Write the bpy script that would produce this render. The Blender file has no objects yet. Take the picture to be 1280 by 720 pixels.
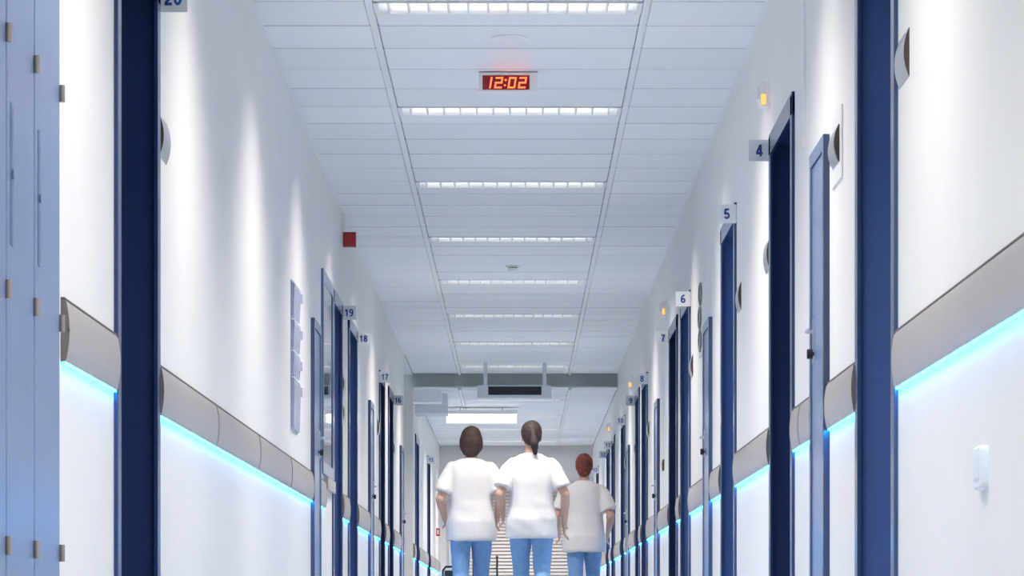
import bpy, bmesh, math, random, re
from mathutils import Vector, Matrix
random.seed(7)
SC = bpy.context.scene
COL = SC.collection

# ------------------------------------------------------------------ camera
CAMZ = 0.13
cam_d = bpy.data.cameras.new('camera')
cam_d.sensor_width = 36.0
cam_d.lens = 4232 / 1280 * 36.0
cam_d.shift_x = -9 / 1280
cam_d.shift_y = 412 / 1280
cam_d.clip_start = 0.05
cam_d.clip_end = 200
cam = bpy.data.objects.new('camera', cam_d)
cam.location = (0, 0, CAMZ)
cam.rotation_euler = (math.pi / 2, 0, 0)
COL.objects.link(cam)
SC.camera = cam

# ------------------------------------------------------------------ world, exposure
world = bpy.data.worlds.new('world')
SC.world = world
world.use_nodes = True
bg = world.node_tree.nodes['Background']
bg.inputs[0].default_value = (0.72, 0.86, 1.0, 1)
bg.inputs[1].default_value = 0.5
SC.view_settings.view_transform = 'Standard'
SC.view_settings.look = 'None'
SC.view_settings.gamma = 1.0
SC.view_settings.use_curve_mapping = False
SC.view_settings.exposure = 0.18
SC.cycles.use_denoising = True
SC.cycles.max_bounces = 10
SC.cycles.diffuse_bounces = 7
SC.cycles.sample_clamp_indirect = 6.0
LAMP_W = 31.0            # power of one louvred ceiling light
LAMP_COL = (1.0, 0.935, 0.845)
LED_COL = (0.006, 0.35, 1.0)
LED_STR = 50.0

# ------------------------------------------------------------------ materials
def mat(name, col, rough=0.5, metal=0.0, noise=0.0, nscale=20.0, bump=0.0, emit=None, estr=0.0,
        spec=0.5, rand=0.0, trans=0.0, coat=0.0):
    m = bpy.data.materials.new(name)
    m.use_nodes = True
    nt = m.node_tree
    b = nt.nodes['Principled BSDF']
    b.inputs['Base Color'].default_value = (*col, 1)
    b.inputs['Roughness'].default_value = rough
    b.inputs['Metallic'].default_value = metal
    b.inputs['Specular IOR Level'].default_value = spec
    b.inputs['Transmission Weight'].default_value = trans
    b.inputs['Coat Weight'].default_value = coat
    if emit:
        b.inputs['Emission Color'].default_value = (*emit, 1)
        b.inputs['Emission Strength'].default_value = estr
    if noise or bump:
        tc = nt.nodes.new('ShaderNodeTexCoord')
        nz = nt.nodes.new('ShaderNodeTexNoise')
        nz.inputs['Scale'].default_value = nscale
        nz.inputs['Detail'].default_value = 4
        nt.links.new(tc.outputs['Object'], nz.inputs['Vector'])
        if noise:
            mr = nt.nodes.new('ShaderNodeMapRange')
            mr.inputs['From Min'].default_value = 0.3
            mr.inputs['From Max'].default_value = 0.7
            mr.inputs['To Min'].default_value = 1 - noise
            mr.inputs['To Max'].default_value = 1 + noise
            nt.links.new(nz.outputs['Fac'], mr.inputs['Value'])
            vm = nt.nodes.new('ShaderNodeVectorMath')
            vm.operation = 'SCALE'
            vm.inputs[0].default_value = col
            if rand:
                oi = nt.nodes.new('ShaderNodeObjectInfo')
                m2 = nt.nodes.new('ShaderNodeMapRange')
                m2.inputs['To Min'].default_value = 1 - rand
                m2.inputs['To Max'].default_value = 1 + rand
                nt.links.new(oi.outputs['Random'], m2.inputs['Value'])
                mu = nt.nodes.new('ShaderNodeMath')
                mu.operation = 'MULTIPLY'
                nt.links.new(mr.outputs[0], mu.inputs[0])
                nt.links.new(m2.outputs[0], mu.inputs[1])
                nt.links.new(mu.outputs[0], vm.inputs['Scale'])
            else:
                nt.links.new(mr.outputs[0], vm.inputs['Scale'])
            nt.links.new(vm.outputs[0], b.inputs['Base Color'])
        if bump:
            bp = nt.nodes.new('ShaderNodeBump')
            bp.inputs['Strength'].default_value = bump
            bp.inputs['Distance'].default_value = 0.01
            nt.links.new(nz.outputs['Fac'], bp.inputs['Height'])
            nt.links.new(bp.outputs[0], b.inputs['Normal'])
    return m

M = {
    'wall': mat('white_wall_paint', (0.83, 0.82, 0.80), 0.55, noise=0.012, nscale=3, spec=0.3),
    'ceil': mat('ceiling_panel_enamel', (0.82, 0.84, 0.85), 0.45, noise=0.01, nscale=6, rand=0.025, spec=0.35),
    'runner': mat('ceiling_runner_enamel', (0.8, 0.81, 0.82), 0.4, noise=0.01),
    'seamshade': mat('grey_seam_shade', (0.33, 0.35, 0.37), 0.5, noise=0.02),  # shadow tone of the panel joints, as a colour
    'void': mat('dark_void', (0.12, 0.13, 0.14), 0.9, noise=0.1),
    'lintel': mat('grey_green_bulkhead_paint', (0.84, 0.90, 0.91), 0.6, noise=0.02, nscale=4),
    'palebulk': mat('pale_bulkhead_paint', (0.72, 0.77, 0.80), 0.6, noise=0.02, nscale=4),
    'floor': mat('blue_grey_vinyl', (0.46, 0.51, 0.57), 0.3, noise=0.05, nscale=40),
    'navy': mat('navy_door_paint', (0.095, 0.165, 0.37), 0.22, noise=0.03, nscale=5),
    'deep': mat('deep_navy_and_shade', (0.024, 0.046, 0.135), 0.2, noise=0.03, nscale=5),  # dark navy; for some jambs unlit shade is put into this colour
    'trimnavy': mat('navy_architrave_paint', (0.042, 0.075, 0.17), 0.16, noise=0.03, nscale=5),
    'pale': mat('mid_blue_cupboard_paint', (0.17, 0.26, 0.46), 0.22, noise=0.03, nscale=3),
    'palefr': mat('blue_grey_frame_paint', (0.11, 0.17, 0.32), 0.18, noise=0.03, nscale=3),
    'groove': mat('blue_pull_recess', (0.10, 0.17, 0.32), 0.4, noise=0.03),
    'rail': mat('warm_grey_rail_vinyl', (0.43, 0.39, 0.37), 0.32, noise=0.02, nscale=8),
    'joint': mat('taupe_joint_cover', (0.32, 0.285, 0.27), 0.35, noise=0.03),
    'cap': mat('taupe_end_cap', (0.20, 0.165, 0.155), 0.4, noise=0.03),
    'gasket': mat('dark_gasket', (0.14, 0.12, 0.11), 0.5, noise=0.03),
    'led': mat('cyan_led_tape', (0.3, 0.6, 0.8), 0.5, emit=LED_COL, estr=LED_STR),
    'tube': mat('fluorescent_tube', (0.9, 0.9, 0.9), 0.5, emit=(1.0, 0.97, 0.91), estr=2.2),
    'white': mat('white_enamel', (0.84, 0.84, 0.83), 0.35, noise=0.01),
    'refl': mat('bright_reflector', (0.80, 0.84, 0.90), 0.3, metal=0.5, noise=0.01),
    'plate': mat('grey_sign_plate', (0.80, 0.82, 0.84), 0.4, noise=0.02),
    'numblue': mat('blue_number_vinyl', (0.016, 0.075, 0.34), 0.5, noise=0.02),
    'steel': mat('brushed_steel', (0.62, 0.63, 0.66), 0.28, metal=0.9, noise=0.04, nscale=60),
    'hinge': mat('hinge_metal', (0.40, 0.33, 0.28), 0.4, metal=0.5, noise=0.05),
    'black': mat('black_plastic', (0.012, 0.012, 0.016), 0.35, noise=0.05),
    'emblem': mat('dark_grey_relief', (0.16, 0.17, 0.16), 0.45, noise=0.5, nscale=14),
    'display': mat('black_display', (0.013, 0.012, 0.022), 0.2, noise=0.05),
    'clockface': mat('dark_red_display_glass', (0.04, 0.004, 0.006), 0.2, emit=(0.5, 0.01, 0.01), estr=0.22),
    'digit': mat('red_led_digit', (0.8, 0.1, 0.05), 0.5, emit=(1.0, 0.10, 0.025), estr=3.2),
    'red': mat('red_alarm_plastic', (0.33, 0.008, 0.016), 0.4, noise=0.05),
    'redbtn': mat('bright_red_plastic', (0.75, 0.03, 0.02), 0.4, noise=0.05),
    'amber': mat('amber_lens', (0.9, 0.55, 0.2), 0.3, emit=(1.0, 0.45, 0.08), estr=0.9),
    'lilac': mat('lilac_acrylic', (0.42, 0.45, 0.60), 0.25, noise=0.08, nscale=9),
    'bracket': mat('white_bracket', (0.85, 0.85, 0.86), 0.3, noise=0.02),
    'brown': mat('brown_plate', (0.065, 0.04, 0.035), 0.4, noise=0.08),
    'lampdiff': mat('lit_diffuser', (0.95, 0.95, 0.95), 0.5, emit=(1.0, 0.99, 0.96), estr=1.6),
    'slat': mat('cream_blind_slat', (0.80, 0.74, 0.69), 0.5, noise=0.02),
    'slatback': mat('pinkish_window_backing', (0.55, 0.46, 0.41), 0.6, noise=0.04),
    'glass': mat('window_glass', (0.92, 0.95, 0.97), 0.02, trans=1.0, noise=0.0),
    'roomwall': mat('office_wall_paint', (0.62, 0.66, 0.74), 0.6, noise=0.03),
    'skin': mat('skin', (0.62, 0.38, 0.28), 0.5, noise=0.04, nscale=12),
    'shirt': mat('white_cotton_tunic', (0.76, 0.735, 0.725), 0.8, noise=0.02, nscale=25, bump=0.05),
    'jeans': mat('blue_denim', (0.19, 0.36, 0.60), 0.8, noise=0.09, nscale=30, bump=0.08),
    'shoe': mat('white_shoe_leather', (0.7, 0.7, 0.7), 0.5, noise=0.03),
    'hairbrown': mat('dark_brown_hair', (0.045, 0.022, 0.016), 0.7, noise=0.35, nscale=45, bump=0.5),
    'hairblack': mat('brown_black_hair', (0.034, 0.019, 0.017), 0.7, noise=0.35, nscale=45, bump=0.5),
    'hairred': mat('auburn_hair', (0.20, 0.040, 0.022), 0.7, noise=0.35, nscale=45, bump=0.5),
    'eyewhite': mat('eye_white', (0.8, 0.8, 0.8), 0.2, noise=0.01),
    'lip': mat('lip_skin', (0.45, 0.16, 0.13), 0.5, noise=0.03),
}

# ------------------------------------------------------------------ mesh builder
class MB:
    def __init__(self):
        self.v = []; self.f = []
    def add(self, vs, fs):
        o = len(self.v)
        self.v += [Vector(p) for p in vs]
        self.f += [tuple(i + o for i in f) for f in fs]
        return self
    def box(self, x0, x1, y0, y1, z0, z1):
        x0, x1 = min(x0, x1), max(x0, x1)
        vs = [(x, y, z) for x in (x0, x1) for y in (y0, y1) for z in (z0, z1)]
        return self.add(vs, [(0, 1, 3, 2), (4, 6, 7, 5), (0, 4, 5, 1), (2, 3, 7, 6), (0, 2, 6, 4), (1, 5, 7, 3)])
    def prism(self, pts, a, b, axis):
        n = len(pts)
        def P(p, t):
            if axis == 'y': return (p[0], t, p[1])
            if axis == 'z': return (p[0], p[1], t)
            return (t, p[0], p[1])
        vs = [P(p, a) for p in pts] + [P(p, b) for p in pts]
        fs = [tuple(range(n)), tuple(range(2 * n - 1, n - 1, -1))]
        fs += [(i, (i + 1) % n, n + (i + 1) % n, n + i) for i in range(n)]
        return self.add(vs, fs)
    def frustum(self, x0, x1, y0, y1, z0, z1, ins):       # box whose lower rim is chamfered
        zc = z0 + ins
        R = lambda i, z: [(x0 + i, y0 + i, z), (x1 - i, y0 + i, z), (x1 - i, y1 - i, z), (x0 + i, y1 - i, z)]
        vs = R(ins, z0) + R(0, zc) + R(0, z1)
        fs = [(3, 2, 1, 0), (8, 9, 10, 11)]
        for k in (0, 4):
            fs += [(k + i, k + (i + 1) % 4, k + 4 + (i + 1) % 4, k + 4 + i) for i in range(4)]
        return self.add(vs, fs)
    def rings(self, rings):                               # closed loft through rings of equal length
        n = len(rings[0]); vs = [p for r in rings for p in r]
        fs = [tuple(range(n - 1, -1, -1)), tuple(range((len(rings) - 1) * n, len(rings) * n))]
        for k in range(len(rings) - 1):
            fs += [(k * n + i, k * n + (i + 1) % n, (k + 1) * n + (i + 1) % n, (k + 1) * n + i) for i in range(n)]
        return self.add(vs, fs)
    def stack(self, rows, n=28, power=2.0):               # rows of (cx, cy, z, rx, ry): a lofted trunk
        R = []
        for cx, cy, z, rx, ry in rows:
            ring = []
            for i in range(n):
                a = 2 * math.pi * i / n
                c, s = math.cos(a), math.sin(a)
                ring.append((cx + rx * math.copysign(abs(c) ** (2 / power), c), cy + ry * math.copysign(abs(s) ** (2 / power), s), z))
            R.append(ring)
        return self.rings(R)
    def capsule(self, a, b, ra, rb, n=14, k=4):
        a = Vector(a); b = Vector(b); d = (b - a)
        if d.length < 1e-6: d = Vector((0, 0, 1e-4)); b = a + d
        d.normalize()
        u = d.orthogonal().normalized(); w = d.cross(u)
        R = []
        def ring(c, r): return [c + (u * math.cos(2 * math.pi * i / n) + w * math.sin(2 * math.pi * i / n)) * r for i in range(n)]
        for j in range(k):
            t = (j + 0.3) / k * math.pi / 2
            R.append(ring(a - d * ra * math.cos(t), ra * math.sin(t)))
        R.append(ring(a, ra)); R.append(ring(b, rb))
        for j in range(k - 1, -1, -1):
            t = (j + 0.3) / k * math.pi / 2
            R.append(ring(b + d * rb * math.cos(t), rb * math.sin(t)))
        return self.rings(R)
    def tube(self, pts, r, n=8):
        for p, q in zip(pts[:-1], pts[1:]): self.capsule(p, q, r, r, n, 2)
        return self
    def cyl(self, a, b, r, n=12, r2=None):
        a = Vector(a); b = Vector(b); d = (b - a).normalized(); u = d.orthogonal().normalized(); w = d.cross(u)
        ring = lambda c, r: [c + (u * math.cos(2 * math.pi * i / n) + w * math.sin(2 * math.pi * i / n)) * r for i in range(n)]
        return self.rings([ring(a, r), ring(b, r if r2 is None else r2)])
    def ell(self, c, rx, ry, rz, n=20, m=12):
        R = []
        for j in range(m):
            t = math.pi * (j + 0.25) / (m - 0.5)
            R.append([(c[0] + rx * math.sin(t) * math.cos(2 * math.pi * i / n), c[1] + ry * math.sin(t) * math.sin(2 * math.pi * i / n), c[2] - rz * math.cos(t)) for i in range(n)])
        return self.rings(R)
    def mesh(self, name, org=(0, 0, 0)):
        me = bpy.data.meshes.new(name)
        o = Vector(org)
        me.from_pydata([v - o for v in self.v], [], self.f)
        bm = bmesh.new(); bm.from_mesh(me)
        bmesh.ops.recalc_face_normals(bm, faces=bm.faces)
        bm.to_mesh(me); bm.free()
        return me
    def build(self, name, m, parent=None, org=None, smooth=False):
        if org is None: org = ORG.get(parent.name, (0, 0, 0)) if parent else (0, 0, 0)
        me = self.mesh(name, org)
        me.materials.append(M[m])
        if smooth: shade(me)
        return link(name, me, parent, org)
ORG = {}
def shade(me, ang=0.7):
    me.polygons.foreach_set('use_smooth', [True] * len(me.polygons))
    me.set_sharp_from_angle(angle=ang)
def link(name, me, parent, org):
    o = bpy.data.objects.new(name, me)
    COL.objects.link(o)
    if parent: o.parent = parent
    else: o.location = org
    ORG[o.name] = tuple(org)
    return o
NW = ('zero one two three four five six seven eight nine ten eleven twelve thirteen fourteen fifteen sixteen seventeen eighteen nineteen twenty').split()
def words(label):
    if '12:02' in label: return label
    return re.sub(r'\d+', lambda m: NW[int(m.group())], label)
def tag(o, label, cat, group=None):
    o['label'] = words(label); o['category'] = cat
    if group: o['group'] = group
    return o
def thing(name, label, cat, loc, group=None):
    o = bpy.data.objects.new(name, None)
    o.empty_display_size = 0.05
    COL.objects.link(o); o.location = loc; ORG[o.name] = tuple(loc)
    return tag(o, label, cat, group)
def struct(o):
    o['kind'] = 'structure'; return o
def struct_empty(name, loc):
    o = bpy.data.objects.new(name, None); o.empty_display_size = 0.05
    COL.objects.link(o); o.location = loc; ORG[o.name] = tuple(loc)
    return struct(o)
def copy_tree(o, loc, label, group=None):
    c = o.copy(); COL.objects.link(c); c.location = loc
    c['label'] = words(label)
    if group: c['group'] = group
    for ch in o.children:
        d = ch.copy(); COL.objects.link(d); d.parent = c
        for g in ch.children:
            e = g.copy(); COL.objects.link(e); e.parent = d
    return c

# ------------------------------------------------------------------ dimensions (metres; y runs down the corridor)
XL, XR = -1.16, 1.072
H1, H2 = 2.78, 2.62          # ceiling of the near and of the far section
YL = 37.0                    # drop in the ceiling
YE = 49.0                    # end wall
DH = 2.165                   # door head
CX = -0.049                  # centre line of the ceiling grid
def wx(s, d): return XL + d if s == 'L' else XR - d

# ---- what interrupts each wall
DOORS = [  # side, near, far, number, sign ('near'/'far' side of door), paint
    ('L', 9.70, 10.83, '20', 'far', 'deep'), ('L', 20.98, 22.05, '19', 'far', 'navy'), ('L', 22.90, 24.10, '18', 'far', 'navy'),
    ('L', 28.00, 29.00, '17', 'near', 'deep'), ('L', 29.90, 30.95, '16', 'far', 'deep'), ('L', 37.70, 38.90, None, None, 'navy'),
    ('L', 42.70, 43.80, '15', 'near', 'deep'),
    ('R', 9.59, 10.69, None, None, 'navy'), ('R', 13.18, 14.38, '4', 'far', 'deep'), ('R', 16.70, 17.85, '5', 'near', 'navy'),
    ('R', 21.15, 22.33, '6', 'near', 'navy'), ('R', 22.85, 24.05, '7', 'far', 'deep'), ('R', 28.20, 29.40, '8', 'near', 'navy'),
    ('R', 30.00, 31.00, '9', 'far', 'navy'), ('R', 34.20, 35.40, '10', 'near', 'navy'), ('R', 37.80, 39.00, '11', 'far', 'navy'),
    ('R', 40.00, 41.25, '12', 'far', 'navy'), ('R', 45.60, 46.70, '13', 'near', 'navy'),
]
CLOSETS = [('L', 18.84, 19.50), ('L', 25.97, 26.60), ('L', 32.80, 33.50),
           ('R', 11.69, 12.26), ('R', 18.78, 19.41), ('R', 25.80, 26.42), ('R', 32.70, 33.38)]
WIN = (19.82, 20.90, 0.985, DH)

# ------------------------------------------------------------------ large structure
def wall(name, s, y0, y1, zt, openings):
    b = MB(); a = y0
    for (o0, o1, z0, z1) in sorted(openings):
        if o0 < y0 or o1 > y1: continue
        b.box(wx(s, -0.34), wx(s, 0), a, o0, 0, zt)
        if z0 > 0: b.box(wx(s, -0.34), wx(s, 0), o0, o1, 0, z0)
        b.box(wx(s, -0.34), wx(s, 0), o0, o1, z1, zt)
        a = o1
    b.box(wx(s, -0.34), wx(s, 0), a, y1, 0, zt)
    return struct(b.build(name, 'wall'))
opL = [(y0, y1, 0, DH) for s, y0, y1, *_ in DOORS if s == 'L'] + [(WIN[0], WIN[1], WIN[2], WIN[3])]
opR = [(y0, y1, 0, DH) for s, y0, y1, *_ in DOORS if s == 'R']
wall('wall_left', 'L', -1.0, 34.0, H1 + 0.12, opL)
wall('wall_left_far', 'L', YL, YE + 0.2, H1 + 0.12, opL)
wall('wall_right', 'R', -1.0, YE + 0.2, H1 + 0.12, opR)
b = MB(); b.box(XL - 3.2, XR + 0.34, YE + 0.2, YE + 0.4, 0, H1 + 0.12)
wall_end = struct(b.build('wall_end', 'wall'))
struct(MB().box(-4.3, XR + 0.4, -1.0, YE + 0.4, -0.1, 0).build('floor', 'floor'))
# side passage that opens to the left between the two sections
struct(MB().box(-4.3, XL - 0.34, 33.85, 34.0, 0, H1 + 0.12).build('wall_side_near', 'wall'))
struct(MB().box(-4.3, XL - 0.34, YL, YL + 0.15, 0, H1 + 0.12).build('wall_side_far', 'lintel'))
struct(MB().box(-4.45, -4.3, 33.85, YL + 0.15, 0, H1 + 0.12).build('wall_side_end', 'wall'))
# rooms behind the doors and the window, closed at the back
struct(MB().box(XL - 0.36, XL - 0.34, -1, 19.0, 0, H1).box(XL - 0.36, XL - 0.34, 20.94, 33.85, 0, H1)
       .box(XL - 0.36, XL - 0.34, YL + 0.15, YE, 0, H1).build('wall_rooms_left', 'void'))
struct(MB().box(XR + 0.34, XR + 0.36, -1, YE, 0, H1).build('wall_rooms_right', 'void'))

# ---- suspended ceiling: slab, panels, runners
ceil = struct(MB().box(-4.45, XR + 0.4, -1, YE + 0.4, H1 + 0.12, H1 + 0.2).build('ceiling', 'void'))
SX0, SX1 = CX - 0.6, CX + 0.6
_pc = {}
def panel(x0, x1, y0, y1, z, name='ceiling_panel'):
    g = 0.007
    w, l = x1 - x0 - 2 * g, y1 - y0 - 2 * g
    key = (round(w, 3), round(l, 3))
    if key not in _pc:
        me = MB().frustum(-w / 2, w / 2, -l / 2, l / 2, 0, 0.018, 0.005).mesh('ceiling_panel')
        me.materials.append(M['ceil']); _pc[key] = me
    o = bpy.data.objects.new(name, _pc[key]); COL.objects.link(o); o.parent = ceil
    o.location = ((x0 + x1) / 2, (y0 + y1) / 2, z + random.uniform(-0.0012, 0.0012))
LIGHTS = []
SEAM_SHADE = MB().box(XL, XR, -0.008, 0.008, 0.0015, 0.012).mesh('cross_bar'); SEAM_SHADE.materials.append(M['seamshade'])  # grey strips added in the panel gaps, imitating the joints' shadow lines
SEAM_SHADE_C = MB().box(SX0, SX1, -0.008, 0.008, 0.0015, 0.012).mesh('cross_bar'); SEAM_SHADE_C.materials.append(M['seamshade'])
for k in range(-5, 12):
    ya = 14.565 + 3 * k
    z = H1 if ya < 36 else H2
    LIGHTS.append((k, ya + 0.15, z if ya + 0.15 < YL else H2))
    rows = [(ya, ya + 0.6)] + [(ya + 0.6 * i, ya + 0.6 * i + 0.6) for i in range(1, 5)]
    if k < -1: rows = [(ya, ya + 3.0)]
    for j, (a, c) in enumerate(rows):
        z = H1 if a < YL - 0.3 else H2
        if a < YL < c and z == H1: c = YL
        if c > YE: c = YE
        if c - a < 0.05: continue
        panel(XL, SX0 - 0.0105, a, c, z); panel(SX1 + 0.0105, XR, a, c, z)
        panel(SX0 + 0.0105, SX1 - 0.0105, a + (0.3 if j == 0 else 0), c, z)
        if k > -2:
            o = bpy.data.objects.new('cross_bar', SEAM_SHADE); COL.objects.link(o); o.parent = ceil; o.location = (0, c, z)
            if j == 0:
                o = bpy.data.objects.new('cross_bar', SEAM_SHADE_C); COL.objects.link(o); o.parent = ceil; o.location = (0, a + 0.3, z)
for x in (SX0, SX1):
    MB().box(x - 0.015, x + 0.015, -1, YL, H1 - 0.004, H1 + 0.02).build('ceiling_runner', 'runner', ceil)
    MB().box(x - 0.015, x + 0.015, YL + 0.1, YE, H2 - 0.004, H2 + 0.02).build('ceiling_runner', 'runner', ceil)
MB().box(XL, XL + 0.016, -1, 34.0, H1 - 0.003, H1 - 0.0015).build('edge_angle', 'runner', ceil)
MB().box(XR - 0.016, XR, -1, YL, H1 - 0.003, H1 - 0.0015).build('edge_angle', 'runner', ceil)
MB().box(-4.3, XL, 34.0, YL, H1, H1 + 0.02).build('passage_ceiling_panel', 'ceil', ceil)

# ---- drop in the ceiling at the cross passage
struct(MB().box(-4.3, XR, YL - 0.012, YL + 0.1, H2 - 0.005, H1 + 0.1).build('trim_1', 'lintel'))
struct(MB().box(XL, XL + 0.31, YL - 0.012, YL + 0.35, 2.485, H2 - 0.005).build('trim_2', 'lintel'))
struct(MB().box(XL, XL + 0.36, YL + 0.6, YL + 1.2, 2.40, H2).build('trim_3', 'palebulk'))

# ------------------------------------------------------------------ doors
def door(n, s, y0, y1, paint):
    r = struct_empty('door_%d' % n, (wx(s, 0), (y0 + y1) / 2, 0))
    P, T = 0.012, 0.045
    cas = 0.075
    def archi(ya, yb):
        c = 0.003
        pts = [(wx(s, 0), ya), (wx(s, P - c), ya), (wx(s, P), ya + c), (wx(s, P), yb - c), (wx(s, P - c), yb), (wx(s, 0), yb)]
        return MB().prism(pts, 0, DH + 0.0, 'z')
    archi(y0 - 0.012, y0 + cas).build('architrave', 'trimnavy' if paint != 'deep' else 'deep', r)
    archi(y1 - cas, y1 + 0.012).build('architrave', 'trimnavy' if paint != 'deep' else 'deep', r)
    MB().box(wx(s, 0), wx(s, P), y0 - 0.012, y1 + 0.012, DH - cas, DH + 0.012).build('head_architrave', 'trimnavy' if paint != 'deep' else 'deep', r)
    dp = 0.24
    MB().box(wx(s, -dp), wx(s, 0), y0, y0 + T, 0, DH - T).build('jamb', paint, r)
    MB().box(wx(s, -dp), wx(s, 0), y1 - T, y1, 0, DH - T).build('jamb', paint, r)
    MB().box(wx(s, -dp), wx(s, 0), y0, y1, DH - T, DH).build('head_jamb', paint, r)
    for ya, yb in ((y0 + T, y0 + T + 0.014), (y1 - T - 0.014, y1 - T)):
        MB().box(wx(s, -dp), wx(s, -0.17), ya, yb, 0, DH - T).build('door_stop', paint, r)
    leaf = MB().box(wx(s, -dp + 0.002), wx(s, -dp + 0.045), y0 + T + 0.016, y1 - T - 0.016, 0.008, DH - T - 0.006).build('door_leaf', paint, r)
    hy = y1 - T - 0.09
    hm = MB().box(wx(s, -dp + 0.045), wx(s, -dp + 0.052), hy - 0.02, hy + 0.02, 1.0, 1.16)
    hm.tube([(wx(s, -dp + 0.05), hy, 1.11), (wx(s, -dp + 0.095), hy, 1.11), (wx(s, -dp + 0.095), hy - 0.12, 1.11)], 0.009)
    hm.build('door_handle', 'steel', leaf, smooth=True)
for n, (s, y0, y1, num, side, paint) in enumerate(DOORS, 1): door(n, s, y0, y1, paint)

# ---- office window beside door 19
w = struct_empty('window_1', (XL, (WIN[0] + WIN[1]) / 2, WIN[2]))
y0, y1, z0, z1 = WIN
for a, c in ((y0 - 0.01, y0 + 0.06), (y1 - 0.06, y1 + 0.01)):
    MB().box(XL - 0.1, XL + 0.015, a, c, z0 - 0.01, z1 + 0.01).build('window_frame', 'palefr', w)
MB().box(XL - 0.1, XL + 0.015, y0 + 0.06, y1 - 0.06, z1 - 0.06, z1 + 0.01).build('window_frame', 'palefr', w)
MB().box(XL - 0.1, XL + 0.015, y0 + 0.06, y1 - 0.06, z0 - 0.01, z0 + 0.06).build('window_frame', 'palefr', w)
MB().box(XL + 0.003, XL + 0.009, y0 + 0.055, y1 - 0.055, z0 + 0.055, z1 - 0.055).build('window_pane', 'glass', w)
MB().box(XL, XL + 0.026, y0 + 0.28, y1 + 0.03, 0.895, 0.965).build('window_ledge', 'rail', w)
struct(MB().box(XL - 1.9, XL - 1.85, 19.0, 20.94, 0, H1).box(XL - 1.9, XL - 0.34, 18.95, 19.0, 0, H1).box(XL - 1.9, XL - 0.34, 20.94, 20.97, 0, H1)
       .box(XL - 1.9, XL - 0.34, 19.0, 20.94, H1, H1 + 0.05).build('wall_office', 'roomwall'))

# ------------------------------------------------------------------ wall guards with LED tape
RP = [(0.0, 0.936), (0.008, 0.936), (0.014, 0.927), (0.018, 0.903), (0.0205, 0.880), (0.021, 0.857), (0.0205, 0.834), (0.018, 0.811), (0.014, 0.788), (0.010, 0.779), (0.0, 0.779)]
def guard(s, y0, y1, label, seam0=None):
    r = thing('wall_guard', label, 'wall guard', (wx(s, 0), (y0 + y1) / 2, 0.774), 'grey wall guards with blue light strips')
    a = y0 + 0.012; e = y1 - 0.012
    cuts = [a]
    t = seam0 if seam0 else a + 2.05
    while t < e - 0.25:
        cuts.append(t); t += 2.08
    cuts.append(e)
    prof = [(wx(s, d), z) for d, z in RP]
    for p, q in zip(cuts[:-1], cuts[1:]):
        MB().prism(prof, p + (0.002 if p != a else 0), q - (0.002 if q != e else 0), 'y').build('rail_cover', 'rail', r, smooth=True)
    core = [(wx(s, d + 0.0028), 0.857 + (z - 0.857) * 0.995) for d, z in RP[1:-1]]
    core = [(wx(s, 0.002), core[0][1])] + core + [(wx(s, 0.002), core[-1][1])]
    for c in cuts[1:-1]:
        MB().prism(core, c - 0.022, c + 0.022, 'y').build('joint_cover', 'joint', r, smooth=True)
    capp = [(wx(s, d * 1.04), 0.857 + (z - 0.857) * 1.02) for d, z in RP]
    MB().prism(capp, y0 + 0.004, a, 'y').box(wx(s, 0.019), wx(s, 0.0225), y0 + 0.004, a, 0.853, 0.861).build('end_cap', 'cap', r, smooth=True)
    MB().prism(capp, e, y1 - 0.004, 'y').build('end_cap', 'cap', r, smooth=True)
    MB().box(wx(s, 0), wx(s, 0.010), y0 + 0.004, y1 - 0.004, 0.936, 0.941).build('top_gasket', 'gasket', r)
    MB().box(wx(s, 0.003), wx(s, 0.0095), y0 + 0.02, y1 - 0.02, 0.774, 0.779).build('light_strip', 'led', r)
GL = [
    (8.56, 9.688, 'grey curved wall guard with blue light strip between the pale blue cupboards and door 20', None),
    (10.842, 18.83, 'long grey jointed wall guard with blue light strip beyond door 20', 12.85),
    (19.51, 20.08, 'short grey wall guard below the office window left of door 19', None),
    (22.062, 22.888, 'short grey wall guard between doors 19 and 18', None),
    (24.112, 25.96, 'grey wall guard between door 18 and the next narrow closet on the left', None),
    (26.61, 27.988, 'grey wall guard just in front of door 17 on the left', None),
    (29.012, 29.888, 'short grey wall guard between doors 17 and 16', None),
    (30.962, 32.79, 'grey wall guard beyond door 16 on the left', None),
    (33.51, 34.0, 'last short grey wall guard before the left side passage', None),
    (37.02, 37.688, 'short wall guard just past the left side passage', None),
    (38.912, 42.688, 'far wall guard in front of door 15 on the left', None),
    (43.812, 48.98, 'wall guard beyond door 15 at the left end of the corridor', None)]
GR = [
    (6.4, 9.578, 'large grey wall guard with cyan light strip at the right edge of the photo', 20),
    (10.702, 11.68, 'grey wall guard between the nearest right door and the first right closet', None),
    (12.27, 13.168, 'grey jointed wall guard between the first right closet and door 4', 12.78),
    (14.392, 16.688, 'grey wall guard with blue light strip between doors 4 and 5', None),
    (17.862, 18.77, 'grey wall guard between door 5 and the next narrow closet', None),
    (19.42, 21.138, 'grey wall guard in front of door 6 on the right', None),
    (22.342, 22.838, 'tiny wall guard between doors 6 and 7', None),
    (24.062, 25.79, 'grey wall guard just beyond door 7', None),
    (26.43, 28.188, 'grey wall guard in front of door 8', None),
    (29.412, 29.988, 'tiny wall guard between doors 8 and 9', None),
    (31.012, 32.69, 'grey wall guard just beyond door 9', None),
    (33.39, 34.188, 'short wall guard in front of door 10', None),
    (35.412, 37.788, 'far wall guard between doors 10 and 11', None),
    (39.012, 39.988, 'short far wall guard between doors 11 and 12', None),
    (41.262, 45.588, 'far wall guard between doors 12 and 13', None),
    (46.712, 48.98, 'wall guard beyond door 13 at the right end of the corridor', None)]
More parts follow.
